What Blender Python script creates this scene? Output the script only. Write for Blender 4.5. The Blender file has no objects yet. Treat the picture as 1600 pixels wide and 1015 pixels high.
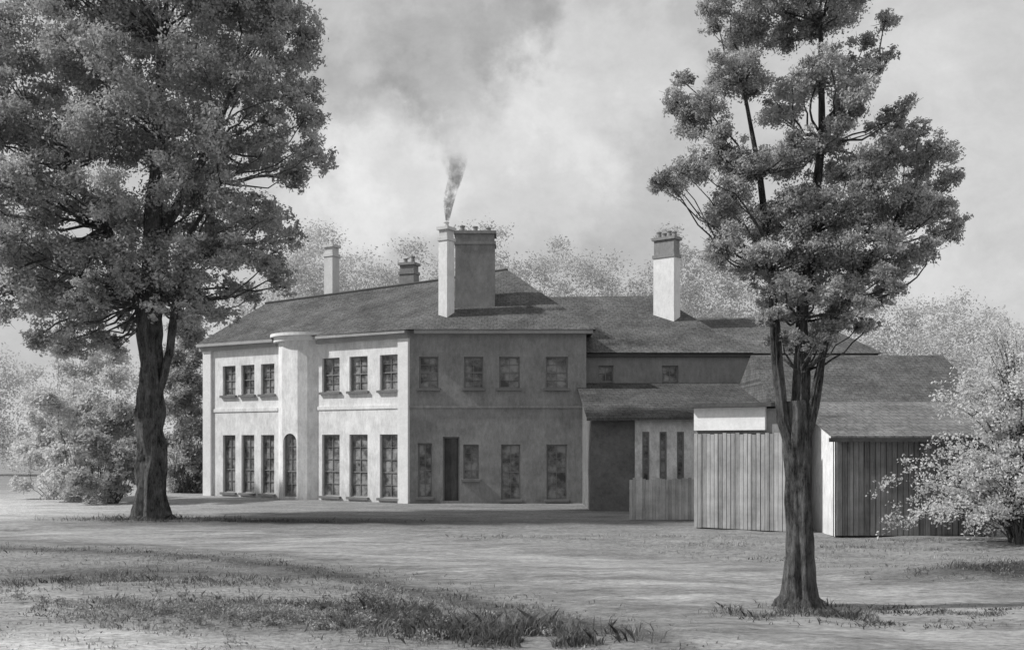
import bpy, math, random
import numpy as np
from mathutils import Vector, Matrix, noise
random.seed(7); rng=np.random.default_rng(11)
scene=bpy.context.scene
COL=scene.collection
scene.view_settings.view_transform='Standard'
scene.view_settings.look='None'

# ---------------------------------------------------------------- materials
def new_mat(name):
    m=bpy.data.materials.new(name); m.use_nodes=True
    nt=m.node_tree; nt.nodes.clear()
    out=nt.nodes.new('ShaderNodeOutputMaterial')
    return m,nt,out
def g(v): return (v,v,v,1)
def ramp(nt,fac,stops):
    r=nt.nodes.new('ShaderNodeValToRGB'); e=r.color_ramp.elements
    while len(e)<len(stops): e.new(0.5)
    for i,(p,v) in enumerate(stops): e[i].position=p; e[i].color=g(v)
    nt.links.new(fac,r.inputs[0]); return r.outputs[0]
def noise_n(nt,co,scale,detail=4,rough=.6,stretch=None,dist=0,rot=0):
    if stretch:
        mp=nt.nodes.new('ShaderNodeMapping'); mp.inputs['Scale'].default_value=stretch; mp.inputs['Rotation'].default_value=(0,0,rot)
        nt.links.new(co,mp.inputs[0]); co=mp.outputs[0]
    n=nt.nodes.new('ShaderNodeTexNoise'); n.inputs['Scale'].default_value=scale
    n.inputs['Detail'].default_value=detail; n.inputs['Roughness'].default_value=rough
    n.inputs['Distortion'].default_value=dist
    nt.links.new(co,n.inputs['Vector']); return n.outputs['Fac']
def math_n(nt,op,a,b):
    m=nt.nodes.new('ShaderNodeMath'); m.operation=op
    for i,x in enumerate((a,b)):
        if isinstance(x,(int,float)): m.inputs[i].default_value=x
        else: nt.links.new(x,m.inputs[i])
    return m.outputs[0]
def mulc(nt,a,b):
    mx=nt.nodes.new('ShaderNodeMix'); mx.data_type='RGBA'; mx.blend_type='MULTIPLY'; mx.inputs[0].default_value=1
    nt.links.new(a,mx.inputs[6]); nt.links.new(b,mx.inputs[7]); return mx.outputs[2]
def pos(nt):
    return nt.nodes.new('ShaderNodeNewGeometry').outputs['Position']
def surf(name,lo,hi,scale=1.5,fine=14,stretch=None,rough=.9,bump=.3,bdist=.03,spread=.2,dirt=0.0):
    m,nt,out=new_mat(name); co=pos(nt)
    a=noise_n(nt,co,scale,5,.65); b=noise_n(nt,co,fine,6,.85,stretch)
    f=math_n(nt,'ADD',math_n(nt,'MULTIPLY',a,.4),math_n(nt,'MULTIPLY',b,.6))
    c=ramp(nt,f,[(.5-spread,lo),(.5+spread,hi)])
    if dirt>0:
        sp=nt.nodes.new('ShaderNodeSeparateXYZ'); nt.links.new(co,sp.inputs[0])
        st=noise_n(nt,co,1.0,4,.7,(3,3,.25))
        z=math_n(nt,'ADD',math_n(nt,'MULTIPLY',sp.outputs[2],.35),math_n(nt,'MULTIPLY',st,1.0))
        c=mulc(nt,c,ramp(nt,z,[(.3,1-dirt),(.95,1.0)]))
    p=nt.nodes.new('ShaderNodeBsdfPrincipled'); p.inputs['Roughness'].default_value=rough
    p.inputs['Specular IOR Level'].default_value=.1
    nt.links.new(c,p.inputs['Base Color'])
    if bump:
        bn=nt.nodes.new('ShaderNodeBump'); bn.inputs['Strength'].default_value=bump; bn.inputs['Distance'].default_value=bdist
        nt.links.new(b,bn.inputs['Height']); nt.links.new(bn.outputs[0],p.inputs['Normal'])
    nt.links.new(p.outputs[0],out.inputs[0]); return m
def slate(name,lo,hi,row=.2,width=.24):
    m,nt,out=new_mat(name); co=pos(nt)
    sp=nt.nodes.new('ShaderNodeSeparateXYZ'); nt.links.new(co,sp.inputs[0])
    cb=nt.nodes.new('ShaderNodeCombineXYZ'); nt.links.new(sp.outputs[0],cb.inputs[0])
    nt.links.new(math_n(nt,'MULTIPLY',sp.outputs[2],2.0),cb.inputs[1])
    br=nt.nodes.new('ShaderNodeTexBrick'); br.inputs['Scale'].default_value=1
    br.inputs['Brick Width'].default_value=width; br.inputs['Row Height'].default_value=row
    br.inputs['Mortar Size'].default_value=.012; br.inputs['Color1'].default_value=g(lo*1.15); br.inputs['Color2'].default_value=g(lo*.5+hi*.5)
    br.inputs['Mortar'].default_value=g(lo*.8); br.inputs['Bias'].default_value=0
    nt.links.new(cb.outputs[0],br.inputs['Vector'])
    a=noise_n(nt,co,.8,6,.75); d=ramp(nt,a,[(.3,.6),(.7,1.4)])
    b=noise_n(nt,co,9,5,.85,(1,1,.6)); d2=ramp(nt,b,[(.3,.45),(.7,1.55)])
    c=mulc(nt,mulc(nt,br.outputs['Color'],d),d2)
    p=nt.nodes.new('ShaderNodeBsdfDiffuse')
    nt.links.new(c,p.inputs['Color'])
    bn=nt.nodes.new('ShaderNodeBump'); bn.inputs['Strength'].default_value=.6; bn.inputs['Distance'].default_value=.04
    nt.links.new(b,bn.inputs['Height']); nt.links.new(bn.outputs[0],p.inputs['Normal'])
    nt.links.new(p.outputs[0],out.inputs[0]); return m
def planks(name,lo,hi,w=.17):
    m,nt,out=new_mat(name); co=nt.nodes.new('ShaderNodeTexCoord').outputs['Object']
    sp=nt.nodes.new('ShaderNodeSeparateXYZ'); nt.links.new(co,sp.inputs[0])
    q=math_n(nt,'DIVIDE',sp.outputs[0],w)
    fl=nt.nodes.new('ShaderNodeMath'); fl.operation='FLOOR'; nt.links.new(q,fl.inputs[0])
    wn=nt.nodes.new('ShaderNodeTexWhiteNoise'); wn.noise_dimensions='1D'; nt.links.new(fl.outputs[0],wn.inputs['W'])
    gr=noise_n(nt,co,3,6,.8,(9,9,.6)); g2=noise_n(nt,co,.9,5,.7)
    f=math_n(nt,'ADD',math_n(nt,'MULTIPLY',wn.outputs[0],.3),math_n(nt,'MULTIPLY',gr,.7))
    c=mulc(nt,ramp(nt,f,[(.25,lo),(.75,hi)]),ramp(nt,g2,[(.3,.6),(.7,1.3)]))
    p=nt.nodes.new('ShaderNodeBsdfDiffuse')
    nt.links.new(c,p.inputs['Color'])
    nt.links.new(p.outputs[0],out.inputs[0]); return m
def leafmat(name,lo,hi,scale=.8,trans=.3):
    m,nt,out=new_mat(name); co=pos(nt)
    a=noise_n(nt,co,scale,3,.6); b=noise_n(nt,co,scale*9,2,.6)
    f=math_n(nt,'ADD',math_n(nt,'MULTIPLY',a,.6),math_n(nt,'MULTIPLY',b,.4))
    c=ramp(nt,f,[(.34,lo),(.64,hi)])
    d=nt.nodes.new('ShaderNodeBsdfDiffuse'); t=nt.nodes.new('ShaderNodeBsdfTranslucent'); mx=nt.nodes.new('ShaderNodeMixShader')
    mx.inputs[0].default_value=trans
    nt.links.new(c,d.inputs[0]); nt.links.new(c,t.inputs[0])
    nt.links.new(d.outputs[0],mx.inputs[1]); nt.links.new(t.outputs[0],mx.inputs[2]); nt.links.new(mx.outputs[0],out.inputs[0])
    return m

M_sunlit=surf('stucco_sunlit',.50,.98,1.4,7,(1,1,.35),dirt=.3,spread=.17)  # sunlit copy of the stucco, sunlight painted in as extra white
M_shaded=surf('stucco_shaded',.15,.38,1.2,7,(1,1,.4),dirt=.2,spread=.17)  # shaded copy of the same stucco, shade painted into its colour
M_trim=surf('painted_trim',.6,.9,2,10,None,bump=.1)
M_trim_s=surf('weathered_trim',.25,.5,2,16,None,bump=.1)
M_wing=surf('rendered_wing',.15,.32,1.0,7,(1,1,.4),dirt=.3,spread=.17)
M_darkwall=surf('stone_in_shade',.08,.26,1.2,6,None,bump=.7,bdist=.06)  # dark tone paints shade onto the scullery wall
M_wash_sunlit=surf('sunlit_whitewash',.35,.9,1.6,5,(1,1,.5),dirt=.4,spread=.15)  # white wall, its pale tone also stands in for direct sun
M_panel=surf('panel_paint',.6,.92,2,10,None,bump=.1)
M_chim_w=surf('chimney_render',.55,.92,2,9,(1,1,.4))
M_chim_g=surf('grey_chimney_render',.45,.7,2,12,(1,1,.4))
M_chim=surf('chimney_brick',.14,.36,1.2,7,(1,1,.5))
M_slate=slate('roof_slate',.10,.17)
M_slate2=slate('old_roof_slate',.10,.17)
M_ridge=surf('ridge_lead',.05,.12,3,12)
M_plank=planks('weathered_planks',.2,.5)
M_plank_d=planks('tarred_planks',.10,.30)
M_fence=planks('fence_planks',.3,.6,.1)
M_glass,nt,out=new_mat('window_glass')
p=nt.nodes.new('ShaderNodeBsdfPrincipled'); p.inputs['Roughness'].default_value=.35; p.inputs['Specular IOR Level'].default_value=.5
nt.links.new(ramp(nt,noise_n(nt,pos(nt),2.2,4,.65),[(.38,.05),(.62,.32)]),p.inputs['Base Color']); nt.links.new(p.outputs[0],out.inputs[0])
M_frame=surf('window_frame_paint',.16,.32,3,20,None,bump=0)
M_sill=surf('window_sill_stone',.12,.26,3,20,None,bump=.1)
M_door=planks('door_planks',.05,.16,.2)
M_bark=surf('bark',.012,.36,2.4,9,(2.4,2.4,.5),bump=1,bdist=.2,spread=.12)
M_twig=surf('dark_twigs',.05,.16,2.4,7,(2.6,2.6,.4),bump=.4,bdist=.05,spread=.16)
M_leafL=leafmat('leaves_oak',.18,.68,.9,.45)
M_leafR=leafmat('leaves_elm',.2,.68,1.6,.45)
M_leafP=leafmat('leaves_pale',.5,.85,1.2,.45)
M_leafD=leafmat('leaves_far_haze',.48,.62,.3,.48)  # aerial haze painted in as pale leaf colour
M_leafB=leafmat('leaves_hazy',.55,.8,.7,.48)  # pale colour paints haze over the lawn edge bushes
M_leafH=leafmat('leaves_hedge',.34,.6,.8,.45)
M_blade=leafmat('grass_blades_dark',.06,.28,1.2)
M_blade2=leafmat('grass_blades_pale',.18,.55,.7)

# ---------------------------------------------------------------- mesh helpers
WL={}
def link(o,parent=None,loc=(0,0,0),rotz=0):
    COL.objects.link(o); loc=Vector(loc); WL[o.name]=loc
    o.rotation_euler=(0,0,rotz)
    if parent: o.parent=parent; o.location=loc-WL[parent.name]
    else: o.location=loc
    return o
def empty(name,loc,label,cat,group=None):
    o=bpy.data.objects.new(name,None); o.empty_display_size=.5; link(o,None,loc)
    o['label']=label; o['category']=cat
    if group:o['group']=group
    return o
class G:
    def __init__(s): s.v=[]; s.f=[]; s.mi=[]
    def add(s,v,f,M=None,mi=0):
        n=len(s.v)
        for p in v:
            p=Vector(p); s.v.append(tuple(M@p) if M else tuple(p))
        for q in f: s.f.append(tuple(i+n for i in q)); s.mi.append(mi)
    def box(s,a,b,M=None,mi=0):
        x0,y0,z0=a;x1,y1,z1=b
        v=[(x0,y0,z0),(x1,y0,z0),(x1,y1,z0),(x0,y1,z0),(x0,y0,z1),(x1,y0,z1),(x1,y1,z1),(x0,y1,z1)]
        s.add(v,[(0,3,2,1),(4,5,6,7),(0,1,5,4),(1,2,6,5),(2,3,7,6),(3,0,4,7)],M,mi)
    def wall(s,L,H,ops,M=None,depth=.2,mi=0):
        xs=sorted({0,L,*[o[0] for o in ops],*[o[1] for o in ops]}); zs=sorted({0,H,*[o[2] for o in ops],*[o[3] for o in ops]})
        for i in range(len(xs)-1):
            for k in range(len(zs)-1):
                cx=(xs[i]+xs[i+1])/2; cz=(zs[k]+zs[k+1])/2
                if any(o[0]<cx<o[1] and o[2]<cz<o[3] for o in ops): continue
                s.add([(xs[i],0,zs[k]),(xs[i+1],0,zs[k]),(xs[i+1],0,zs[k+1]),(xs[i],0,zs[k+1])],[(0,1,2,3)],M,mi)
        for x0,x1,z0,z1 in ops:
            v=[(x0,0,z0),(x1,0,z0),(x1,0,z1),(x0,0,z1),(x0,depth,z0),(x1,depth,z0),(x1,depth,z1),(x0,depth,z1)]
            s.add(v,[(0,4,5,1),(1,5,6,2),(2,6,7,3),(3,7,4,0)],M,mi)
    def tube(s,pts,rads,n=8,jit=.0,mi=0,fr=1.7):
        rings=[]
        for i,p in enumerate(pts):
            p=Vector(p)
            d=(Vector(pts[min(i+1,len(pts)-1)])-Vector(pts[max(i-1,0)])).normalized()
            a=d.cross(Vector((0.3,1,0.1))).normalized(); b=d.cross(a)
            r=rads[i]; base=len(s.v)
            for k in range(n):
                t=2*math.pi*k/n
                rr=r*(1+jit*noise.noise(Vector((math.cos(t)*fr,math.sin(t)*fr,p.z*.8+p.x)))) if jit else r
                s.v.append(tuple(p+(a*math.cos(t)+b*math.sin(t))*rr))
            rings.append(base)
        for i in range(len(rings)-1):
            for k in range(n):
                k2=(k+1)%n
                s.f.append((rings[i]+k,rings[i]+k2,rings[i+1]+k2,rings[i+1]+k)); s.mi.append(mi)
    def obj(s,name,mats,parent=None,loc=(0,0,0),rotz=0,smooth=False):
        me=bpy.data.meshes.new(name); me.from_pydata(s.v,[],s.f)
        for m in (mats if isinstance(mats,(list,tuple)) else [mats]): me.materials.append(m)
        me.polygons.foreach_set('material_index',s.mi)
        if smooth: me.polygons.foreach_set('use_smooth',[True]*len(s.f))
        me.update()
        return link(bpy.data.objects.new(name,me),parent,loc,rotz)

def leaves_mesh(name,clumps,mat,size,per,parent=None,loc=(0,0,0),flat=.8,rand=.7,spread=1.0):
    c=np.array(clumps); cnt=np.maximum(6,(per*(c[:,3]/np.median(c[:,3]))**2).astype(int))
    idx=np.repeat(np.arange(len(c)),cnt); N=len(idx)
    d=rng.normal(size=(N,3)); d/=np.linalg.norm(d,axis=1)[:,None]
    d[:,2]=np.where((d[:,2]<-.2)&(rng.random(N)<.5),-d[:,2],d[:,2])
    rr=c[idx,3]*(.3+spread*rng.random(N)**1.25)
    P=c[idx,:3]+d*rr[:,None]*np.array([1,1,flat])
    nn=d+rng.normal(size=(N,3))*rand; nn/=np.linalg.norm(nn,axis=1)[:,None]
    t=np.cross(nn,rng.normal(size=(N,3))); t/=np.linalg.norm(t,axis=1)[:,None]; b=np.cross(nn,t)
    s=size*(.55+.9*rng.random(N))[:,None]
    V=np.empty((N,4,3)); V[:,0]=P-t*s; V[:,1]=P-b*s*.55+t*s*.1; V[:,2]=P+t*s; V[:,3]=P+b*s*.55+t*s*.1
    return rawmesh(name,V.reshape(-1,3),4,mat,parent,loc)
def rawmesh(name,V,k,mat,parent=None,loc=(0,0,0)):
    me=bpy.data.meshes.new(name); n=len(V); m=n//k
    me.vertices.add(n); me.vertices.foreach_set('co',V.astype(np.float32).ravel())
    me.loops.add(n); me.loops.foreach_set('vertex_index',np.arange(n,dtype=np.int32))
    me.polygons.add(m); me.polygons.foreach_set('loop_start',np.arange(0,n,k,dtype=np.int32))
    me.update(calc_edges=True); me.materials.append(mat)
    return link(bpy.data.objects.new(name,me),parent,loc)
def lobes_to_clumps(lobes,n,cr=.36,flat=.8,reach=.6):
    out=[]
    for x,y,z,r in lobes:
        for _ in range(n):
            d=Vector((random.gauss(0,1),random.gauss(0,1),random.gauss(0,1))).normalized()
            q=r*(.25+reach*random.random())
            out.append((x+d.x*q,y+d.y*q,z+d.z*q*flat,r*cr*random.uniform(.5,1.35)))
    return out
def limb(G_,a,b,r0,r1,n=6,bow=.12,seg=6):
    a=Vector(a);b=Vector(b);L=(b-a).length; pts=[];rd=[]
    off=Vector((random.uniform(-1,1),random.uniform(-1,1),random.uniform(-1.2,.2)))*L*bow
    for i in range(seg+1):
        t=i/seg
        p=a.lerp(b,t)+off*math.sin(math.pi*t)+Vector((random.uniform(-1,1),random.uniform(-1,1),random.uniform(-1,1)))*L*.03*(0<i<seg)
        pts.append(p);rd.append(r0+(r1-r0)*t)
    G_.tube(pts,rd,n,.3)

# ---------------------------------------------------------------- world, sun, camera
SE=math.radians(42)
w=bpy.data.worlds.new("World"); scene.world=w; w.use_nodes=True
nt=w.node_tree; nt.nodes.clear()
out=nt.nodes.new('ShaderNodeOutputWorld'); bg=nt.nodes.new('ShaderNodeBackground'); bg.inputs[1].default_value=.098
sky=nt.nodes.new('ShaderNodeTexSky'); sky.sky_type='NISHITA'; sky.sun_disc=False; sky.sun_elevation=SE; sky.sun_rotation=math.radians(270)
bw=nt.nodes.new('ShaderNodeRGBToBW'); nt.links.new(sky.outputs[0],bw.inputs[0])
tc=nt.nodes.new('ShaderNodeTexCoord'); co=tc.outputs['Generated']
n1=noise_n(nt,co,6.5,8,.65,(1,1,1.5),.3); n2=noise_n(nt,co,18,8,.75,(1,1,1.3),.3)
def blob(d,r0,r1,amp):
    d=Vector(d).normalized()
    nz=nt.nodes.new('ShaderNodeTexNoise'); nz.inputs['Scale'].default_value=11; nz.inputs['Detail'].default_value=8; nz.inputs['Roughness'].default_value=.6; nt.links.new(co,nz.inputs['Vector'])
    vs=nt.nodes.new('ShaderNodeVectorMath'); vs.operation='MULTIPLY_ADD'; nt.links.new(nz.outputs['Color'],vs.inputs[0]); vs.inputs[1].default_value=(.22,.22,.22); nt.links.new(co,vs.inputs[2])
    ds=nt.nodes.new('ShaderNodeVectorMath'); ds.operation='DISTANCE'; nt.links.new(vs.outputs[0],ds.inputs[0]); ds.inputs[1].default_value=tuple(d+Vector((.11,.11,.11)))
    mr=nt.nodes.new('ShaderNodeMapRange'); mr.interpolation_type='SMOOTHSTEP'
    mr.inputs[1].default_value=r0; mr.inputs[2].default_value=r1; mr.inputs[3].default_value=amp; mr.inputs[4].default_value=0
    nt.links.new(ds.outputs['Value'],mr.inputs[0]); return mr.outputs[0]
cl=ramp(nt,n1,[(.40,.0),(.60,1)])
base=math_n(nt,'ADD',math_n(nt,'MULTIPLY',cl,.9),math_n(nt,'MULTIPLY',n2,2.2))
base=math_n(nt,'ADD',base,4.5)
for b in (blob((-.06,1,.385),.05,.10,-1.1),blob((-.15,1,.345),.03,.07,-.9),blob((.0,1,.40),.02,.06,-.8),blob((-.12,1,.315),.01,.05,-.7),blob((.12,1,.15),.03,.16,-.7),
          blob((-.12,1,.265),.04,.08,1.6),blob((-.19,1,.21),.03,.09,1.3),blob((.01,1,.27),.04,.11,1.1),blob((.09,1,.34),.05,.10,1.1),blob((-.14,1,.375),.0,.04,1.2),blob((.45,1,.3),.05,.25,1.0)):
    base=math_n(nt,'ADD',base,b)
mxw=nt.nodes.new('ShaderNodeMix'); mxw.data_type='FLOAT'; mxw.inputs[0].default_value=.92
nt.links.new(bw.outputs[0],mxw.inputs[2]); nt.links.new(base,mxw.inputs[3])
nt.links.new(mxw.outputs[0],bg.inputs[0]); nt.links.new(bg.outputs[0],out.inputs[0])
sd=bpy.data.lights.new('sun','SUN'); sd.energy=4.0; sd.angle=math.radians(2); sd.color=(1,.995,.985)
so=bpy.data.objects.new('sun',sd); COL.objects.link(so)
so.rotation_euler=Vector((-math.cos(SE),-0.07,math.sin(SE))).to_track_quat('Z','Y').to_euler(); so.location=(-30,20,40)
cd=bpy.data.cameras.new('camera'); cam=bpy.data.objects.new('camera',cd); COL.objects.link(cam)
cam.location=(0,0,2.4); cam.rotation_euler=(math.pi/2,0,0); cd.lens=36; cd.sensor_width=36; cd.shift_y=182.5/1600
cd.clip_end=4000; scene.camera=cam

# ---------------------------------------------------------------- ground
def gh(x,y):
    if y<4 or y>34 or abs(x)>30: f=0
    else: f=min(1,(34-y)/6,(y-4)/3,(30-abs(x))/8)
    b=.28*math.exp(-((x-9.5)/3.2)**2-((y-18.0)/1.1)**2)
    return f*(.10*noise.noise(Vector((x*.25,y*.3,0)))+.035*noise.noise(Vector((x*1.1,y*1.1,3)))+b)
xs=np.concatenate([[-2500,-900,-300,-120,-60,-40],np.arange(-30,30.01,.25),[40,60,120,300,900,2500]])
ys=np.concatenate([[-300,-60,-10,0],np.arange(4,36,.18),[38,42,50,60,90,150,300,900,3000]])
lane_lo=[(-22,27.0),(-11.5,23.6),(-5,20.6),(-2,17.6),(.6,14.6),(1.8,12.6),(2.8,10.6),(4,8)]
lane_hi=[(-22,33),(-12.9,30.5),(-5.8,28),(-1.5,25.8),(2.8,23.0),(6.3,19.6),(9.0,16.2),(12,12)]
def interp(pl,n):
    P=[Vector(q) for q in pl]; res=[]
    for i in range(n+1):
        t=i/n*(len(P)-1); k=min(int(t),len(P)-2); f=t-k
        p0=P[max(k-1,0)];p1=P[k];p2=P[k+1];p3=P[min(k+2,len(P)-1)]
        res.append(.5*((2*p1)+(p2-p0)*f+(2*p0-5*p1+4*p2-p3)*f*f+(-p0+3*p1-3*p2+p3)*f**3))
    return res
LO=interp(lane_lo,150); HI=interp(lane_hi,150)
lx=[q.x for q in LO]; ly=[q.y for q in LO]
turf_shade_patches=[(-3.6,14.8,2.6,.9,-.14),(-.8,13.2,1.8,.8,-.16),(-7.5,18.6,4,1.1,-.16),(-9.0,31,6,1.6,-.18),(6.6,14.4,2.3,.55,-.25),(9.2,17.6,2.6,.6,-.22),
 (-1,31,10,3.0,-.08),(4.6,14.3,1.3,.45,-.18),(-12,14,5,3.4,.32),(-5.2,12.0,2.4,1.0,.3),(3.4,12.0,1.6,.8,.12),(-20,35,7,14,.3),(9,12.6,3,1.1,.2),(3,38,9,2.5,-.05)]  # dark ones right of the trunks paint tree shadows; others vary ground tone
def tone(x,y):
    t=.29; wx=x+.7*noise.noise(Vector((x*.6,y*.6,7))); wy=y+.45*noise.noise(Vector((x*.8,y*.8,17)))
    for px,py,rx,ry,dl in turf_shade_patches:
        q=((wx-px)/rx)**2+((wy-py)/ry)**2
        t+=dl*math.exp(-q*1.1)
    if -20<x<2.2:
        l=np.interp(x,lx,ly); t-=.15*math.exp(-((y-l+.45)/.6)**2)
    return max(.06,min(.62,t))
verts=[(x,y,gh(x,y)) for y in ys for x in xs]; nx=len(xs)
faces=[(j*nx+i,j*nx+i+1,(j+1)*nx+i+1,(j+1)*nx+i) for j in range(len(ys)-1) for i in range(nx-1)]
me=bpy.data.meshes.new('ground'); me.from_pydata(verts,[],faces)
at=me.attributes.new('turf_and_shade','FLOAT','POINT'); at.data.foreach_set('value',[tone(v[0],v[1]) for v in verts])
me.polygons.foreach_set('use_smooth',[True]*len(faces))
m,nt,out=new_mat('turf_and_shade'); co=pos(nt)
a=nt.nodes.new('ShaderNodeAttribute'); a.attribute_name='turf_and_shade'
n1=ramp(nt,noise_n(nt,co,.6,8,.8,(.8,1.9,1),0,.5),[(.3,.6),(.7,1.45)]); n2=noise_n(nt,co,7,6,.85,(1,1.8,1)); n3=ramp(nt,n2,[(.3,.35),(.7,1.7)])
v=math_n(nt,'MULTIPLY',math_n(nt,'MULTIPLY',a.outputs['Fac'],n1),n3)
p=nt.nodes.new('ShaderNodeBsdfDiffuse')
nt.links.new(v,p.inputs['Color'])
bn=nt.nodes.new('ShaderNodeBump'); bn.inputs['Strength'].default_value=.8; bn.inputs['Distance'].default_value=.08; nt.links.new(n2,bn.inputs['Height']); nt.links.new(bn.outputs[0],p.inputs['Normal'])
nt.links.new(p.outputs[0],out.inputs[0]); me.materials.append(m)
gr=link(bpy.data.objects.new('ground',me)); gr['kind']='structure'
gg=G(); K=30; ed=[]
for i in range(151):
    for k in range(K+1):
        q=LO[i].lerp(HI[i],k/K)
        gg.v.append((q.x,q.y,gh(q.x,q.y)+.02)); ed.append(min(k,K-k)/K*2)
for i in range(150):
    for k in range(K):
        a0=i*(K+1)+k; gg.f.append((a0,a0+K+1,a0+K+2,a0+1)); gg.mi.append(0)
m,nt,out=new_mat('gravel_lane'); co=pos(nt)
a=nt.nodes.new('ShaderNodeAttribute'); a.attribute_name='inner'
c1=noise_n(nt,co,.5,8,.78,(.55,2.2,1),0,.6); c2=noise_n(nt,co,7,6,.85,(.8,1.8,1))
c=mulc(nt,ramp(nt,c1,[(.34,.17),(.66,.50)]),ramp(nt,c2,[(.3,.45),(.7,1.55)]))
p=nt.nodes.new('ShaderNodeBsdfDiffuse'); nt.links.new(c,p.inputs['Color'])
bn=nt.nodes.new('ShaderNodeBump'); bn.inputs['Strength'].default_value=.6; bn.inputs['Distance'].default_value=.05; nt.links.new(c2,bn.inputs['Height']); nt.links.new(bn.outputs[0],p.inputs['Normal'])
msk=math_n(nt,'ADD',math_n(nt,'MULTIPLY',a.outputs['Fac'],2.0),math_n(nt,'SUBTRACT',math_n(nt,'MULTIPLY',noise_n(nt,co,1.1,7,.8,(.6,1.6,1)),2.4),1.35))
al=ramp(nt,msk,[(.05,0),(.9,.9)])
tr=nt.nodes.new('ShaderNodeBsdfTransparent'); mx=nt.nodes.new('ShaderNodeMixShader'); nt.links.new(al,mx.inputs[0]); nt.links.new(tr.outputs[0],mx.inputs[1]); nt.links.new(p.outputs[0],mx.inputs[2]); nt.links.new(mx.outputs[0],out.inputs[0])
ln=gg.obj('lane',m,smooth=True); ln['kind']='structure'
at=ln.data.attributes.new('inner','FLOAT','POINT'); at.data.foreach_set('value',ed)
if ln.data.polygons[0].normal.z<0: ln.data.flip_normals()

# ---------------------------------------------------------------- windows
def window(parent,M,x0,x1,z0,z1,cols=2,rows=3,depth=.16,name='window',sill=True,arch=False):
    W=x1-x0;H=z1-z0; o=M@Vector((x0+W/2,depth,z0)); rz=M.to_euler().z
    a=G(); a.add([(-W/2,0,0),(W/2,0,0),(W/2,0,H),(-W/2,0,H)],[(0,1,2,3)])
    wo=a.obj(name,M_glass,parent,o,rz)
    f=G(); b=.05
    f.box((-W/2,-.05,0),(-W/2+b,-.003,H)); f.box((W/2-b,-.05,0),(W/2,-.003,H))
    f.box((-W/2+b,-.05,0),(W/2-b,-.003,b)); f.box((-W/2+b,-.05,H-b),(W/2-b,-.003,H))
    for c in range(1,cols):
        x=-W/2+W*c/cols; f.box((x-.012,-.035,b),(x+.012,-.003,H-b))
    for r in range(1,rows):
        z=H*r/rows; t=.022 if r==rows//2 else .008
        f.box((-W/2+b,-.04,z-t),(W/2-b,-.005,z+t))
    fo=f.obj('frame',M_frame); fo.parent=wo; fo.location=(0,0,0)
    if arch:
        for s_ in (-1,1):      # spandrels that round the head of the opening
            q=G(); rr_=W/2; pts=[(s_*rr_,H)]+[(s_*rr_*math.cos(t),H-rr_+rr_*math.sin(t)) for t in [math.pi/2*i/8 for i in range(9)]]
            if s_<0: pts=pts[::-1]
            q.add([(x,-depth+.002,z) for x,z in pts],[tuple(range(len(pts)))]); so_=q.obj('spandrel',M_sunlit); so_.parent=wo; so_.location=(0,0,0)
    if sill:
        s=G(); s.box((-W/2-.08,-depth-.12,-.1),(W/2+.08,-.051,-.002))
        so_=s.obj('sill',M_sill); so_.parent=wo; so_.location=(0,0,0)
    return wo
def door(parent,M,x0,x1,z0,z1):
    W=x1-x0;H=z1-z0;o=M@Vector((x0+W/2,.14,z0))
    a=G(); a.box((-W/2+.05,0,0),(W/2-.05,.04,H-.05))
    d=a.obj('door',M_door,parent,o,M.to_euler().z)
    f=G(); f.box((-W/2,-.03,0),(-W/2+.05,.05,H)); f.box((W/2-.05,-.03,0),(W/2,.05,H)); f.box((-W/2+.05,-.03,H-.05),(W/2-.05,.05,H))
    fo=f.obj('frame',M_frame); fo.parent=d; fo.location=(0,0,0)
    h=G(); h.box((W/2-.16,-.05,.95),(W/2-.11,-.002,1.05)); ho=h.obj('handle',M_ridge); ho.parent=d; ho.location=(0,0,0)
def Mz(x,y,a,z=0): return Matrix.Translation((x,y,z))@Matrix.Rotation(a,4,'Z')
def chimney(parent,x,y,z0,z1,w,d,rot,mats,pots=2,cap=.42):
    a=G(); h=z1-z0
    a.box((-w/2,-d/2,0),(w/2,d/2,h-cap-.13)); a.box((-w/2-.04,-d/2-.04,h-cap-.13),(w/2+.04,d/2+.04,h-cap),mi=1)
    a.box((-w/2+.02,-d/2+.02,h-cap),(w/2-.02,d/2-.02,h-.12),mi=1); a.box((-w/2-.06,-d/2-.06,h-.12),(w/2+.06,d/2+.06,h),mi=1)
    for i in range(pots):
        px=-w/2+w*(i+.5)/pots; ph=random.uniform(.2,.38)
        a.tube([(px,0,h),(px,0,h+ph*.8),(px,0,h+ph*.85),(px,0,h+ph)],[.11,.09,.12,.12],10,mi=1)
    return a.obj('chimney',mats,parent,(x,y,z0),rot)

# ---------------------------------------------------------------- mansion
H=6.75
house=empty('mansion',(-4,40,0),'two storey stuccoed mansion with hipped slate roof and tall chimneys','house')
A=Vector((-13.8,46));B=Vector((-4,40));Lf=(B-A).length; ang=math.atan2(B.y-A.y,B.x-A.x)
MF=Mz(A.x,A.y,ang); ts_up=[1.01,2.58,4.05,7.62,8.8,9.95]; X=lambda t:Lf-t
ops=[];wl=[]
bx0,bx1=X(6.98),X(4.78)
for t in ts_up:
    wdt=.95 if t<5 else .8
    ops.append((X(t)-wdt/2,X(t)+wdt/2,4.45,5.85 if t<5 else 5.75)); wl.append((2,4))
for t in ts_up:
    wdt=.95 if t<5 else .78
    ops.append((X(t)-wdt/2,X(t)+wdt/2,.18,2.7)); wl.append((2,5))
a=G(); a.wall(Lf,H,ops); f1=a.obj('wall',M_sunlit,house,(A.x,A.y,0),ang)
f1['label']='white stucco wall with tall windows, sunlight painted into its white'
for o,(c,r) in zip(ops,wl): window(house,MF,*o,cols=c,rows=r)
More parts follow.
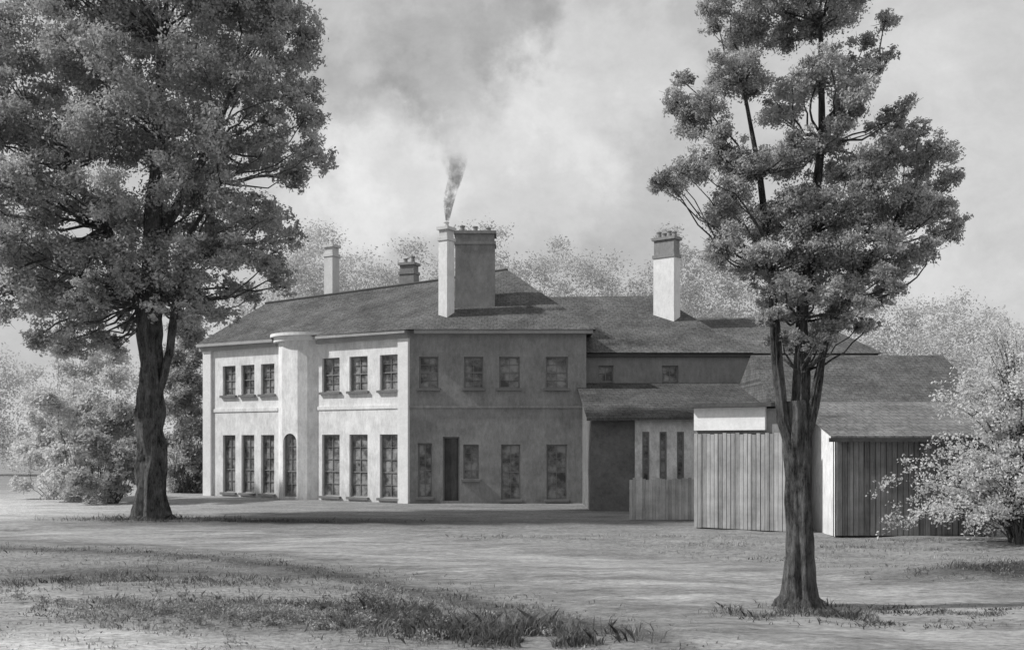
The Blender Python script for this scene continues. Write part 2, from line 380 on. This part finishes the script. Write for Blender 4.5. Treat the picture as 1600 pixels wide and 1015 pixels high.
for x in (.0,Lf-.5):
    a=G(); a.box((x+.004,-.12,0),(x+.5,-.002,H-.303)); a.obj('pilaster',M_trim,house,(A.x,A.y,0),ang)
for x0,x1 in ((.505,bx0-.02),(bx1+.02,Lf-.505)):
    a=G(); a.box((x0,-.04,3.72),(x1,-.002,3.86)); a.obj('string_course',M_sunlit,house,(A.x,A.y,0),ang)
for x0,x1 in ((-.2,bx0-.05),(bx1+.05,Lf)):
    a=G()
    v=[(0,-.002,H-.3),(0,-.16,H-.3),(0,-.16,H-.122),(0,-.34,H-.12),(0,-.34,H),(0,-.002,H)]
    n=len(v); a.add([(x0,q[1],q[2]) for q in v]+[(x1,q[1],q[2]) for q in v],[(i,(i+1)%n,n+(i+1)%n,n+i) for i in range(n)]+[tuple(range(n))[::-1],tuple(range(n,2*n))])
    a.obj('cornice',M_trim_s,house,(A.x,A.y,0),ang)
angs=[math.radians(q) for q in (-52,-35,-18,18,35,52)]; R=1.1/math.sin(math.radians(52)); cx=(bx0+bx1)/2; cy=R*math.cos(math.radians(52))
bow=G()
for i in range(5):
    p0=Vector((cx+R*math.sin(angs[i]),cy-R*math.cos(angs[i])));p1=Vector((cx+R*math.sin(angs[i+1]),cy-R*math.cos(angs[i+1])))
    th=math.atan2(p1.y-p0.y,p1.x-p0.x); L=(p1-p0).length; MM=Mz(p0.x,p0.y,th)
    o=[(L/2-.38,L/2+.38,.12,2.75)] if i==2 else []
    bow.wall(L,H+.05,o,MM)
    if i==2: MB=MF@MM; ob=o[0]
def ring(name,R0,R1,z0,z1):
    GG=G(); n=14; an=[math.radians(-60+120*i/n) for i in range(n+1)]; v=[]
    for q in an:
        for r,z in ((R0,z0),(R1,z0),(R1,z1),(R0,z1)): v.append((cx+r*math.sin(q),cy-r*math.cos(q),z))
    f=[]
    for i in range(n):
        for k in range(4): f.append((4*i+k,4*i+(k+1)%4,4*i+4+(k+1)%4,4*i+4+k))
    GG.add(v,f); GG.obj(name,M_trim,house,(A.x,A.y,0),ang)
ring('bow_cornice',.1,R+.34,H+.05,H+.17); ring('bow_moulding',.1,R+.2,H-.15,H+.048)
bo=bow.obj('bow_front',M_sunlit,house,(A.x,A.y,0),ang)
window(house,MB,*ob,cols=2,rows=5,arch=True,sill=False)
MS=Mz(B.x,B.y,0); S=6.9
up=[(-3.25,.75),(-1.5,.75),(-.1,.8),(1.75,.85)]
ops=[(x+4-w_/2,x+4+w_/2,4.5,5.72) for x,w_ in up]
lowr=[(-3.4,.55,.25,2.35),(-1.6,.6,.95,2.3),(-.05,.75,.15,2.3),(1.75,.8,.15,2.3)]
ops2=[(x+4-w_/2,x+4+w_/2,z0,z1) for x,w_,z0,z1 in lowr]; dr=(1.3,1.95,.1,2.6)
a=G(); a.wall(S,H,ops+ops2+[dr]); sw=a.obj('wall',M_shaded,house,(B.x,B.y,0),0); sw['label']='stucco wall with sash windows, shade painted into its grey'
for o in ops: window(house,MS,*o,cols=2,rows=4)
for o in ops2: window(house,MS,*o,cols=2,rows=4)
door(house,MS,*dr)
a=G(); a.box((.2,-.3,H-.14),(S+.25,-.002,H)); a.obj('cornice',M_trim_s,house,(B.x,B.y,0),0)
a=G(); a.box((.01,-.05,3.72),(S-.003,-.002,3.82)); a.obj('string_course',M_shaded,house,(B.x,B.y,0),0)
poly=[(2.9,40),(2.9,51),(-10.5,53),(-13.8,46)]
a=G()
for q0,q1 in zip(poly[:-1],poly[1:]):
    a.add([(*q0,0),(*q1,0),(*q1,H),(*q0,H)],[(0,1,2,3)])
a.v=[(x+4,y-40,z) for x,y,z in a.v]; a.obj('wall',M_shaded,house,(-4,40,0))
def roofmesh(name,verts,faces,mat,parent,org,th=.0,ridges=()):
    a=G(); a.add([(x-org[0],y-org[1],z-org[2]) for x,y,z in verts],faces)
    ro=a.obj(name,mat,parent,org)
    for i,j in ridges:
        r=G(); p=Vector(verts[i])-Vector(org);q=Vector(verts[j])-Vector(org); r.tube([p,q],[.08,.08],6)
        r.obj('ridge',M_ridge,ro,org)
    return ro
e=H+.004
RV=[(-14.15,45.85,e),(-4.1,39.62,e),(3.25,39.62,e),(3.25,51.3,e),(-10.6,53.4,e),(-11.7,48.6,8.95),(-3.2,46,9.65),(-.2,45,9.95)]
rf=roofmesh('roof',RV,[(0,1,6,5),(1,2,7,6),(2,3,7),(3,4,6,7),(4,5,6),(4,0,5),(0,4,3,2,1)],M_slate,house,(-4,40,H),ridges=[(5,6),(6,7)])
chimney(rf,-8.45,48.0,8.4,11.6,.5,.5,math.radians(-30),[M_chim_g,M_chim_g],1)
chimney(rf,-4.9,48.8,8.6,10.9,.75,.6,math.radians(-20),[M_chim,M_chim],2)
c1_=chimney(rf,-2.62,40.9,7.0,10.95,.42,.5,math.radians(-32),[M_chim_w,M_chim_g],1); c1_['label']='tall slim pale chimney shaft'
c2_=chimney(rf,-1.5,42.0,7.2,10.95,1.6,1.0,0,[M_chim,M_chim],3); c2_['label']='broad dark brick chimney stack'
# ---------------------------------------------------------------- service wing
wing=empty('service_wing',(2.9,41,0),'long two storey rendered service range with slate roofs','house')
MW=Mz(2.905,41,0); ops=[(.55,1.15,4.5,5.45),(3.1,3.75,4.5,5.45),(8.2,8.8,4.5,5.3)]
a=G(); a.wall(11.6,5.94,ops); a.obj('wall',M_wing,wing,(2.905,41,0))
for o in ops: window(wing,MW,*o,cols=2,rows=3)
a=G(); a.add([(0,0,0),(0,9.5,0),(-11.6,9.5,0),(0,0,5.94),(0,9.5,5.94),(-11.6,9.5,5.94)],[(0,1,4,3),(1,2,5,4)]); a.obj('wall',M_wing,wing,(14.505,41,0))
wr=roofmesh('roof',[(1.2,40.75,5.95),(9.6,40.75,5.95),(9.6,51,5.95),(1.2,51,5.95),(1.0,46,8.9),(6.5,46,8.95)],[(0,1,5,4),(1,2,5),(2,3,4,5)],M_slate,wing,(2.9,41,5.95))
roofmesh('roof',[(5.5,40.78,5.93),(14.8,40.78,5.93),(14.8,50,5.93),(5.5,50,5.93),(5.5,45,7.85),(13.0,45,7.85)],[(0,1,5,4),(1,2,5),(2,3,4,5)],M_slate2,wing,(2.9,41,5.93))
chimney(wr,6.65,44.0,7.3,11.15,1.0,.55,math.radians(-38),[M_chim_w,M_chim],4,.75)
a=G(); a.box((0,-.16,5.8),(11.7,-.003,5.88)); a.obj('gutter',M_ridge,wing,(2.905,41,0))

# ---------------------------------------------------------------- scullery lean-to
sc=empty('scullery',(2.9,35.5,0),'low lean-to scullery, half darkened with painted shade and half whitewashed as if sunlit','outbuilding')
a=G(); a.wall(1.5,3.2,[],Mz(0,0,0)); a.add([(0,0,0),(0,5.45,0),(0,5.45,4.6),(0,0,3.2)],[(0,3,2,1)]); a.obj('wall',M_darkwall,sc,(2.75,35.5,0))
MW=Mz(4.252,35.4,0); ops=[(.25,.5,.9,2.75),(.85,1.1,.9,2.75),(1.45,1.7,.9,2.75)]
a=G(); a.wall(5,3.2,ops); a.add([(0,0,0),(0,.1,0),(0,.1,3.2),(0,0,3.2)],[(0,1,2,3)]); ww=a.obj('wall',M_wash_sunlit,sc,(4.252,35.4,0)); ww['label']='whitewashed wall section, whitened as if sunlit, with tall narrow windows'
for o in ops: window(sc,MW,*o,cols=1,rows=4,sill=False,depth=.1)
roofmesh('roof',[(2.55,35.0,3.22),(9.4,35.0,3.3),(9.4,40.95,4.75),(2.55,40.95,4.75),(2.55,35.0,3.12),(9.4,35,3.2)],[(0,1,2,3),(4,5,1,0)],slate('lean_to_slate',.08,.13),sc,(2.9,35.5,3.2))
fc=empty('board_fence',(3.3,31.4,0),'low close-boarded grey fence beside the cart shed','fence')
x0_,x1_=3.6,5.75
a=G(); n_=int((x1_-x0_)/.1)
for i in range(n_):
    h_=1.28+random.uniform(-.05,.04); a.box((i*.1+.004,random.uniform(-.01,.01),.02),(i*.1+.096,.025,h_))
a.obj('boarding',M_fence,fc,(x0_,31.4,0))
for z in (.3,.95):
    a=G(); a.box((0,.03,z),(x1_-x0_,.07,z+.08)); a.obj('rail',M_fence,fc,(x0_,31.4,0))

# ---------------------------------------------------------------- cart shed
def plankdoor(name,parent,loc,W,Hh,mat,rot=0,pw=.17):
    a=G(); n=int(W/pw)
    for i in range(n):
        dz=random.uniform(-.03,.03); a.box((i*pw+.008,random.uniform(-.012,.012),.03),((i+1)*pw-.008,.05,Hh+dz))
    a.box((.0,.052,.4),(W,.1,.52)); a.box((0,.052,Hh-.5),(W,.1,Hh-.38))
    return a.obj(name,mat,parent,loc,rot)
cs=empty('cart_shed',(5.05,28.4,0),'cart shed with plank doors under a sunlit whitewashed panel','shed')
ca=math.radians(-34); CO=(5.08,28.6,0); MC=Mz(CO[0],CO[1],ca); CL=2.9
a=G(); a.box((0,0,2.72),(CL-.85,.12,3.34)); a.obj('gable_panel',M_panel,cs,CO,ca)
a=G(); a.add([(0,.13,0),(0,2.6,0),(CL,2.6,0),(CL,.13,0),(0,.13,3.3),(0,2.6,3.3),(CL,2.6,3.3),(CL,.13,3.3)],[(0,4,5,1),(1,5,6,2),(2,6,7,3),(0,3,7,4)]); a.obj('wall',M_wing,cs,CO,ca)
a=G(); a.box((-.12,-.2,3.345),(CL-.6,2.75,3.45)); a.obj('roof',M_ridge,cs,CO,ca)
for i in range(3): plankdoor('plank_door',cs,MC@Vector((.01+i*.965,-.02,0)),.96,2.62,M_plank,ca,.12)
# ---------------------------------------------------------------- coach house
ch=empty('coach_house',(8.2,26,0),'low coach house with dark tarred boards and white end wall','outbuilding')
a=G(); a.add([(0,0,0),(0,7,0),(0,7,2.6),(0,3.5,3.5),(0,0,2.6)],[(0,4,3,2,1)]); e1=a.obj('wall',M_sunlit,ch,(8.2,26,0)); e1['label']='whitewashed end wall, sunlight painted into its white'
plankdoor('boarding',ch,(8.23,25.95,0),4.1,2.58,M_plank_d,0,.14)
a=G(); a.box((0,.08,0),(4.1,.15,2.55)); a.add([(4.1,.15,0),(4.1,7,0),(4.1,7,2.6),(4.1,.15,2.6),(0,7,0),(0,7,2.6)],[(0,1,2,3),(1,4,5,2)]); a.obj('wall',M_darkwall,ch,(8.2,26,0))
roofmesh('roof',[(8.0,25.7,2.55),(12.5,25.7,2.55),(12.5,29.5,3.55),(8.0,29.5,3.55),(8.0,33.2,2.6),(12.5,33.2,2.6),(8,25.7,2.45),(12.5,25.7,2.45)],[(0,1,2,3),(3,2,5,4),(6,7,1,0)],slate('stone_slates',.15,.24),ch,(8.2,26,2.6))
a=G(); a.box((-.25,-.36,2.4),(4.35,-.3,2.5)); a.obj('gutter',M_ridge,ch,(8.2,26,0))
# ---------------------------------------------------------------- barn
bn_=empty('barn',(8.6,35,0),'long dark barn with broad slate roof','barn')
a=G(); a.box((0,0,0),(7.2,4.8,3.4)); a.obj('wall',M_wing,bn_,(9.0,35.3,0))
roofmesh('roof',[(8.9,34.9,3.42),(16.6,34.9,3.42),(16.4,39,5.7),(9.1,39,5.7),(9,40.6,4.6),(16.6,40.6,4.6)],[(0,1,2,3),(3,2,5,4),(0,3,4),(1,5,2)],M_slate2,bn_,(8.6,35,3.4))

# ---------------------------------------------------------------- big trees
def big_tree(name,base,label,lobes,forks,trunk,leafm,leaf,nclump,per,depthR,cr=.30,lim=.45):
    t=empty(name,base,label,'tree')
    T=G()
    for pts,rads in trunk:
        P=[Vector(p) for p in pts]; pp=[];rr=[]
        for i in range(len(P)-1):
            k=max(2,int((P[i+1]-P[i]).length/(.12 if depthR<2 else .25)))
            for j in range(k):
                f=j/k; rj=rads[i]+(rads[i+1]-rads[i])*f
                pp.append(P[i].lerp(P[i+1],f)+Vector((noise.noise(Vector((P[i].z+f,1,1))),0,0))*rj*.15); rr.append(rj*(1+.12*noise.noise(Vector(((P[i].z+f)*3,5,1)))))
        pp.append(P[-1]); rr.append(rads[-1])
        T.tube(pp,rr,36,.6,fr=3.2)
    L3=[]
    cxm=sum(l[0] for l in lobes)/len(lobes); zm=sum(l[1] for l in lobes)/len(lobes)
    rx=max(abs(l[0]-cxm) for l in lobes); rz=max(abs(l[1]-zm) for l in lobes)
    for dx,z,r in lobes:
        q=min(1,((dx-cxm)/rx)**2*.8+((z-zm)/rz)**2*.5); d=depthR*math.sqrt(1-q)
        L3.append((dx,random.uniform(-.15,.15)*depthR,z,r))
        if d>r*.6:
            L3.append((dx+random.uniform(-.3,.3)*r,-d*random.uniform(.6,.95),z+random.uniform(-.4,.4)*r,r*.8))
            L3.append((dx+random.uniform(-.3,.3)*r,d*random.uniform(.6,.95),z+random.uniform(-.4,.4)*r,r*.8))
    cl=lobes_to_clumps(L3,nclump,cr,.85,.72)
    for (x,y,z,r) in L3:
        c=min(forks,key=lambda f:(Vector(f[:3])-Vector((x,y,z))).length+(3*(f[2]>z)))
        limb(T,c[:3],(x,y,z),c[3]*lim,c[3]*.12,6,.16,7)
        for _ in range(5):
            d=Vector((random.gauss(0,1),random.gauss(0,1),random.gauss(.3,1))).normalized()*r*1.0
            limb(T,(x,y,z),(x+d.x,y+d.y,z+d.z),c[3]*.12,c[3]*.03,4,.15,3)
    T.obj('trunk',M_bark,t,base,smooth=True)
    leaves_mesh('crown',cl,leafm,leaf,per,t,base,rand=.8,spread=1.25)
    return t
def lr(px,py,r): return ((px-1250)/108,(690-py)/108+2.4,r/108)
RL=[lr(*q) for q in [(1115,15,30),(1180,45,48),(1245,35,42),(1300,25,42),(1352,70,26),(1370,100,18),(1345,125,30),(1055,150,28),(1085,185,36),(1125,120,28),(1165,125,42),(1215,170,42),
 (1285,110,44),(1325,165,38),(1395,190,28),(1415,215,24),(1035,285,20),(1075,280,38),(1120,235,32),(1160,260,44),(1235,255,42),(1300,225,34),(1330,265,42),(1385,250,40),(1445,255,38),(1475,285,22),
 (1145,330,44),(1205,340,46),(1270,320,42),(1325,335,50),(1395,320,46),(1450,335,40),(1485,365,24),(1125,385,34),(1185,405,42),(1250,400,42),(1310,400,46),(1375,395,44),(1425,400,34),(1215,450,34),(1290,455,36),(1345,440,32),(1310,490,34),(1395,440,22),(1290,525,26),(1250,480,32),(1380,470,20),(1205,490,22),(1340,510,20),(1260,540,20),(1225,530,16),
 (1200,-50,70),(1290,-60,70),(1240,-140,70),(1140,-40,40)]]
trR=[([(0,0,-.1),(.0,0,.05),(0,0,.18),(-.01,0,.5),(-.03,0,1.4),(-.04,0,2.5),(-.06,0,3.0)],[.42,.30,.235,.185,.155,.165,.12]),
 ([(-.06,0,2.2),(-.24,-.02,2.7),(-.33,.0,3.5),(-.36,.02,4.2),(-.42,.05,4.9),(-.55,.1,6.3),(-.8,.1,7.6)],[.10,.08,.065,.06,.05,.035,.02]),
 ([(.0,0,2.2),(.03,.05,3.2),(.05,.1,4.2),(.2,.1,5.4),(.35,.1,6.8),(.3,.0,8.6)],[.12,.10,.085,.07,.05,.03]),
 ([(.04,0,2.3),(.18,-.05,2.9),(.28,-.1,3.6),(.5,-.1,4.4),(1.1,-.1,5.2),(1.9,0,5.9)],[.09,.065,.05,.04,.03,.02])]
exR=[(-.42,.05,4.9,.05),(-.55,.1,6.3,.045),(-.8,.1,7.6,.03),(.05,.1,4.2,.06),(.2,.1,5.4,.06),(.35,.1,6.8,.05),(.3,0,8.4,.04),(.5,-.1,4.4,.05),(1.1,-.1,5.2,.04),(.03,0,3.4,.05)]
random.seed(3)
big_tree('tree',(4.16,14.8,gh(4.16,14.8)),'slender leafy tree with forked shaggy trunk beside the lane',RL,exR,trR,M_leafR,.021,17,88,.85)
def ll(px,py,r): return ((px-235)/50,(690-py)/50+2.4,r/50)
LL=[ll(*q) for q in [(90,10,80),(200,-10,85),(320,0,85),(420,10,70),(475,60,38),(450,110,46),(40,90,66),(140,110,72),(250,100,72),(350,110,70),(410,170,50),(475,180,36),(500,245,26),
 (15,200,56),(90,210,66),(190,215,70),(290,220,72),(380,235,56),(450,250,44),(30,310,52),(110,320,62),(200,330,62),(300,320,62),(385,330,48),(440,365,34),(30,400,45),(15,450,34),(60,440,36),
 (90,400,52),(160,400,54),(245,400,50),(330,395,48),(400,400,42),(430,430,25),(70,475,38),(115,480,46),(110,530,36),(150,530,28),(90,540,24),(185,455,42),(240,450,38),(290,455,42),(330,490,28),(355,450,32),(160,490,30),(275,500,26),
 (-50,60,80),(-60,180,80),(-55,300,70),(-50,390,50),(-20,470,36),(60,-110,90),(180,-130,100),(310,-120,100),(420,-90,70),(230,-230,110)]]
trL=[([(0,0,-.2),(0,0,.12),(0,0,.5),(0,0,2.5),(0,0,4.5),(0,0,6.5),(.1,0,9),(.2,.2,12),(.3,.2,15)],[.75,.52,.42,.37,.34,.31,.25,.16,.1]),
 ([(.1,0,3.4),(.42,-.1,4.3),(.68,-.1,5.4),(.8,0,7),(1.2,0,8.8),(2.2,0,10.5)],[.12,.11,.1,.09,.07,.05]),
 ([(-.05,0,6),(-.5,0,7.5),(-1.3,-.2,9),(-2.4,-.2,10.8),(-3,0,12.5)],[.2,.17,.13,.1,.06]),
 ([(.05,0,8),(.6,.1,9.4),(1.8,.1,11.6),(2.8,0,14)],[.18,.14,.1,.07])]
exL=[(0,0,7.0,.12),(.1,0,9,.14),(.2,.2,12,.12),(.3,.2,15,.1),(1.1,0,8.2,.1),(2.2,0,10.5,.08),(-1.3,-.2,9,.12),(-2.4,-.2,10.8,.1),(1.8,.1,11.6,.1),(2.8,0,14,.08)]
random.seed(5)
big_tree('tree',(-11.3,32,gh(-11.3,32)),'massive spreading tree with thick dark trunk on the lawn',LL,exL,trL,M_leafL,.055,17,98,2.8)

# ---------------------------------------------------------------- shrubs and background trees
def bush(name,base,lobes,label,cat,mat,leaf,n,per,r0=.08,cr=.36,bark=None,rand=.7):
    t=empty(name,base,label,cat); T=G()
    for x,y,z,r in lobes:
        limb(T,(random.uniform(-.1,.1),random.uniform(-.1,.1),-.05),(x,y,z+r*.2),r0,r0*.12,6,.13,6)
    T.obj('trunk',bark or M_twig,t,base,smooth=True)
    leaves_mesh('crown',lobes_to_clumps(lobes,n,cr),mat,leaf,per,t,base,rand=rand,spread=1.2); return t
def rnd(*a): return random.uniform(*a)
random.seed(19)
SB=(12.0,24.0,0)
sh=empty('shrub',SB,'tall pale airy shrub with fine arching branches','shrub'); T=G(); cl=[]
for i in range(230):
    a_=rnd(0,2*math.pi); el=rnd(0,1); reach=rnd(1.4,3.7)*(.5+.5*(1-el)); top=.3+5.3*el*rnd(.75,1.0)
    p0=Vector((rnd(-.25,.25),rnd(-.2,.2),0)); p2=Vector((math.cos(a_)*reach+.35*el,math.sin(a_)*reach*.5,top)); p1=Vector((p2.x*.25,p2.y*.25,top*.75+.6))
    pts=[];rd=[]
    for j in range(10):
        t=j/9; q=p0*(1-t)**2+p1*2*t*(1-t)+p2*t*t; pts.append(q); rd.append(.022*(1-t)+.004)
        if t>.35:
            for _ in range(2): cl.append((q.x+rnd(-.18,.18),q.y+rnd(-.18,.18),q.z+rnd(-.14,.14),rnd(.09,.2)))
    T.tube(pts,rd,5)
    end=pts[-1]; droop=end+Vector((p2.x*.12,p2.y*.1,-.3)); T.tube([end,end.lerp(droop,.5)+Vector((0,0,.05)),droop],[.004,.003,.002],4)
    for t in (.3,.6,1): q=end.lerp(droop,t); cl.append((q.x,q.y,q.z,rnd(.07,.13)))
T.obj('stem',M_twig,sh,SB,smooth=True)
leaves_mesh('crown',cl,M_leafP,.036,17,sh,SB,rand=1.0,spread=1.3)
def bt(px,D,zs,label,mat,seed,w_=1.3,leaf=.07):
    random.seed(seed); Xc=(px-800)/1600*D
    lb=[]
    for z in zs:
        for k in range(5): lb.append((rnd(-1,1)*w_,rnd(-1,1)*1.2,z+rnd(-.4,.4),rnd(.5,.95)))
    return bush('background_tree',(Xc,D,0),lb,label,'tree',mat,leaf,10,95,.02,rand=1.6)
bt(140,42,[.6,1.6,2.6,3.8,5.3,6.2],'bushy tree at the lawn edge, pale with painted haze',M_leafB,21,1.5)
bt(85,44,[.5,1.4,2.4,3.4],'rounded bush at the lawn edge, pale with painted haze',M_leafB,22,1.2)
bt(180,40,[.6,1.4,2.2,3.2],'dense bush beside the great trunk',M_leafH,23,.9)
bt(290,48,[.6,1.6,2.8,4.0,5,6.3,7.4],'grey narrow tree close to the house end',M_leafH,24,.9)
random.seed(31); lb=[]
for px,py,r in [(480,385,30),(500,380,36),(520,410,40),(560,430,40),(470,430,45),(600,440,40),(640,400,34),(690,430,40),(735,385,40),(765,375,30),(740,430,45),(800,440,45),(850,430,42),(900,425,45),(950,430,40),(1000,450,36),(1045,370,26),(1060,400,32),(1100,430,40),(1130,410,40),(1170,430,50),(1230,450,50),(1300,460,50),(1360,480,45),(1420,500,40),(1480,490,45),(1530,520,50),(1590,540,50),(870,390,25),(430,450,40),(380,470,40),
  (20,600,40),(-30,560,50),(-60,620,50),(60,590,30),(110,600,40),(200,600,40),(300,590,40),(350,600,40)]:
    D=rnd(66,76); k=D/1600
    lb.append(((px-800)*k,D-70,2.4+(690-py)*k,r*k))
    z=2.4+(690-py)*k-1.2*r*k
    while z>0.5:
        lb.append(((px-800)*k+rnd(-1,1),D-70,z,r*k*1.2)); z-=r*k*1.3
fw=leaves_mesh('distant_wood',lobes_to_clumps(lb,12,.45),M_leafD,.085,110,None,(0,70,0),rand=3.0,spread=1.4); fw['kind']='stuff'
fw['label']='far-off wood rising behind the roofs, pale with painted haze'; fw['category']='wood'

# ---------------------------------------------------------------- grass
def blades(name,areas,mat,label,lenr,wid):
    P=[]
    for (cx_,cy_,rx,ry,n,hs) in areas:
        q=rng.normal(size=(n,2))*np.array([rx,ry])*.5+np.array([cx_,cy_])
        for x,y in q:
            k=noise.noise(Vector((x*1.6,y*2.6,9)))
            if k>-.12: P.append((x,y,gh(x,y),hs*(.7+1.0*max(0,k+.1))))
    P=np.array(P); N=len(P)
    L=lenr[0]+(lenr[1]-lenr[0])*rng.random(N)**1.6; L*=P[:,3]
    a=rng.random(N)*2*math.pi; d=np.stack([np.cos(a),np.sin(a),np.zeros(N)],1)
    ln_=rng.random(N)*1.0+.05; b=np.random.default_rng(2).random(N)*math.pi*2; leand=np.stack([np.cos(b),np.sin(b),np.zeros(N)],1)
    base=P[:,:3]-np.array([0,0,.02]); tip=base+leand*(L*ln_)[:,None]+np.array([0,0,1])*(L*.9)[:,None]
    mid=base+leand*(L*ln_*.3)[:,None]+np.array([0,0,1])*(L*.55)[:,None]; w_=wid*(.6+rng.random(N))[:,None]
    V=np.stack([base-d*w_,base+d*w_,mid+d*w_*.8,tip,mid-d*w_*.8],1)
    o=rawmesh(name,V.reshape(-1,3),5,mat); o['kind']='stuff'; o['label']=label; o['category']='grass'; return o
ar=[(-1.7,14.2,.9,.7,1800,1.0),(-1.2,13.4,1.3,.6,2600,.9),(-.4,12.8,1.3,.5,2800,1.1),(.4,12.3,.9,.3,1600,1.1),(-1.9,15.0,.5,.4,900,1.4),(-4,14.8,2.6,.9,4200,.55),(-6.8,17.6,3.2,1.0,3600,.55),
    (3.4,14.2,.6,.5,900,.7),(4.4,14.4,.7,.5,1800,.7),(6.6,14.4,2.2,.5,4200,.45),(5.2,13.6,1.4,.4,1200,.5),(9.0,17.6,2.4,.5,2600,.5),(-11.3,31.6,2.2,.6,1800,.9),(-8.0,31.0,4,.5,2600,.6)]  # clumps right of both trunks deepen the painted tree shadows
for i in range(0,86,2):
    p=LO[i]; ar.append((p.x,p.y-.3,.9,.7,110,.4))
blades('grass_tufts',ar,M_blade,'dark rough grass tufts along the lane and tree foot, some filling painted shadows',(.08,.26),.007)
def on_lane(x,y):
    lo=np.interp(x,lx,ly); hi=np.interp(x,[q.x for q in HI],[q.y for q in HI]); return lo+.4<y<hi-.3
ar=[]
random.seed(55)
for _ in range(520):
    x=rnd(-11,10);y=rnd(11,26); ar.append((x,y,1.2,.5,120,rnd(.4,1)))
ar=[q for q in ar if not on_lane(q[0],q[1])]
blades('meadow_grass',ar,M_blade2,'short pale meadow grass on the open ground',(.03,.13),.009)
random.seed(77); wv=[]
for _ in range(360):
    x=random.gauss(-3.4,1.6); y=14.0-.28*(x+3.4)+random.gauss(0,.5)
    wv.append((x,y,gh(x,y)+rnd(.0,.10),rnd(.05,.15)))
for _ in range(60):
    x=random.gauss(-1.9,.35); y=random.gauss(14.7,.3); wv.append((x,y,gh(x,y)+rnd(.05,.3),rnd(.05,.12)))
wd=leaves_mesh('weeds',wv,leafmat('weed_leaves',.1,.5,1.6),.017,45,None,(0,0,0),flat=.6); wd['kind']='stuff'; wd['label']='low leafy weeds among the meadow grass'; wd['category']='weeds'

# ---------------------------------------------------------------- smoke
m,nt,out=new_mat('chimney_smoke')
vs=nt.nodes.new('ShaderNodeVolumePrincipled'); vs.inputs['Color'].default_value=g(.22)
co=pos(nt); nz=noise_n(nt,co,2.4,5,.7)
sp=nt.nodes.new('ShaderNodeSeparateXYZ'); nt.links.new(co,sp.inputs[0])
mr=nt.nodes.new('ShaderNodeMapRange'); mr.inputs[1].default_value=11.2; mr.inputs[2].default_value=13.9; mr.inputs[3].default_value=9; mr.inputs[4].default_value=.05; nt.links.new(sp.outputs[2],mr.inputs[0])
nt.links.new(math_n(nt,'MULTIPLY',ramp(nt,nz,[(.42,0),(.6,1)]),mr.outputs[0]),vs.inputs['Density'])
nt.links.new(vs.outputs[0],out.inputs['Volume'])
T=G(); T.tube([(0,0,0),(.02,0,.5),(.12,0,1.0),(.35,0,1.6),(.3,0,2.4),(.5,0,3.2)],[.09,.15,.22,.3,.4,.4],14,.9)
T.f.append(tuple(range(13,-1,-1))); T.mi.append(0); n=len(T.v); T.f.append(tuple(range(n-14,n))); T.mi.append(0)
s_=T.obj('smoke',m,None,(-2.6,40.9,11.22),smooth=True); s_['label']='thin dark smoke drifting up from the tall chimney'; s_['category']='smoke'; s_['kind']='stuff'
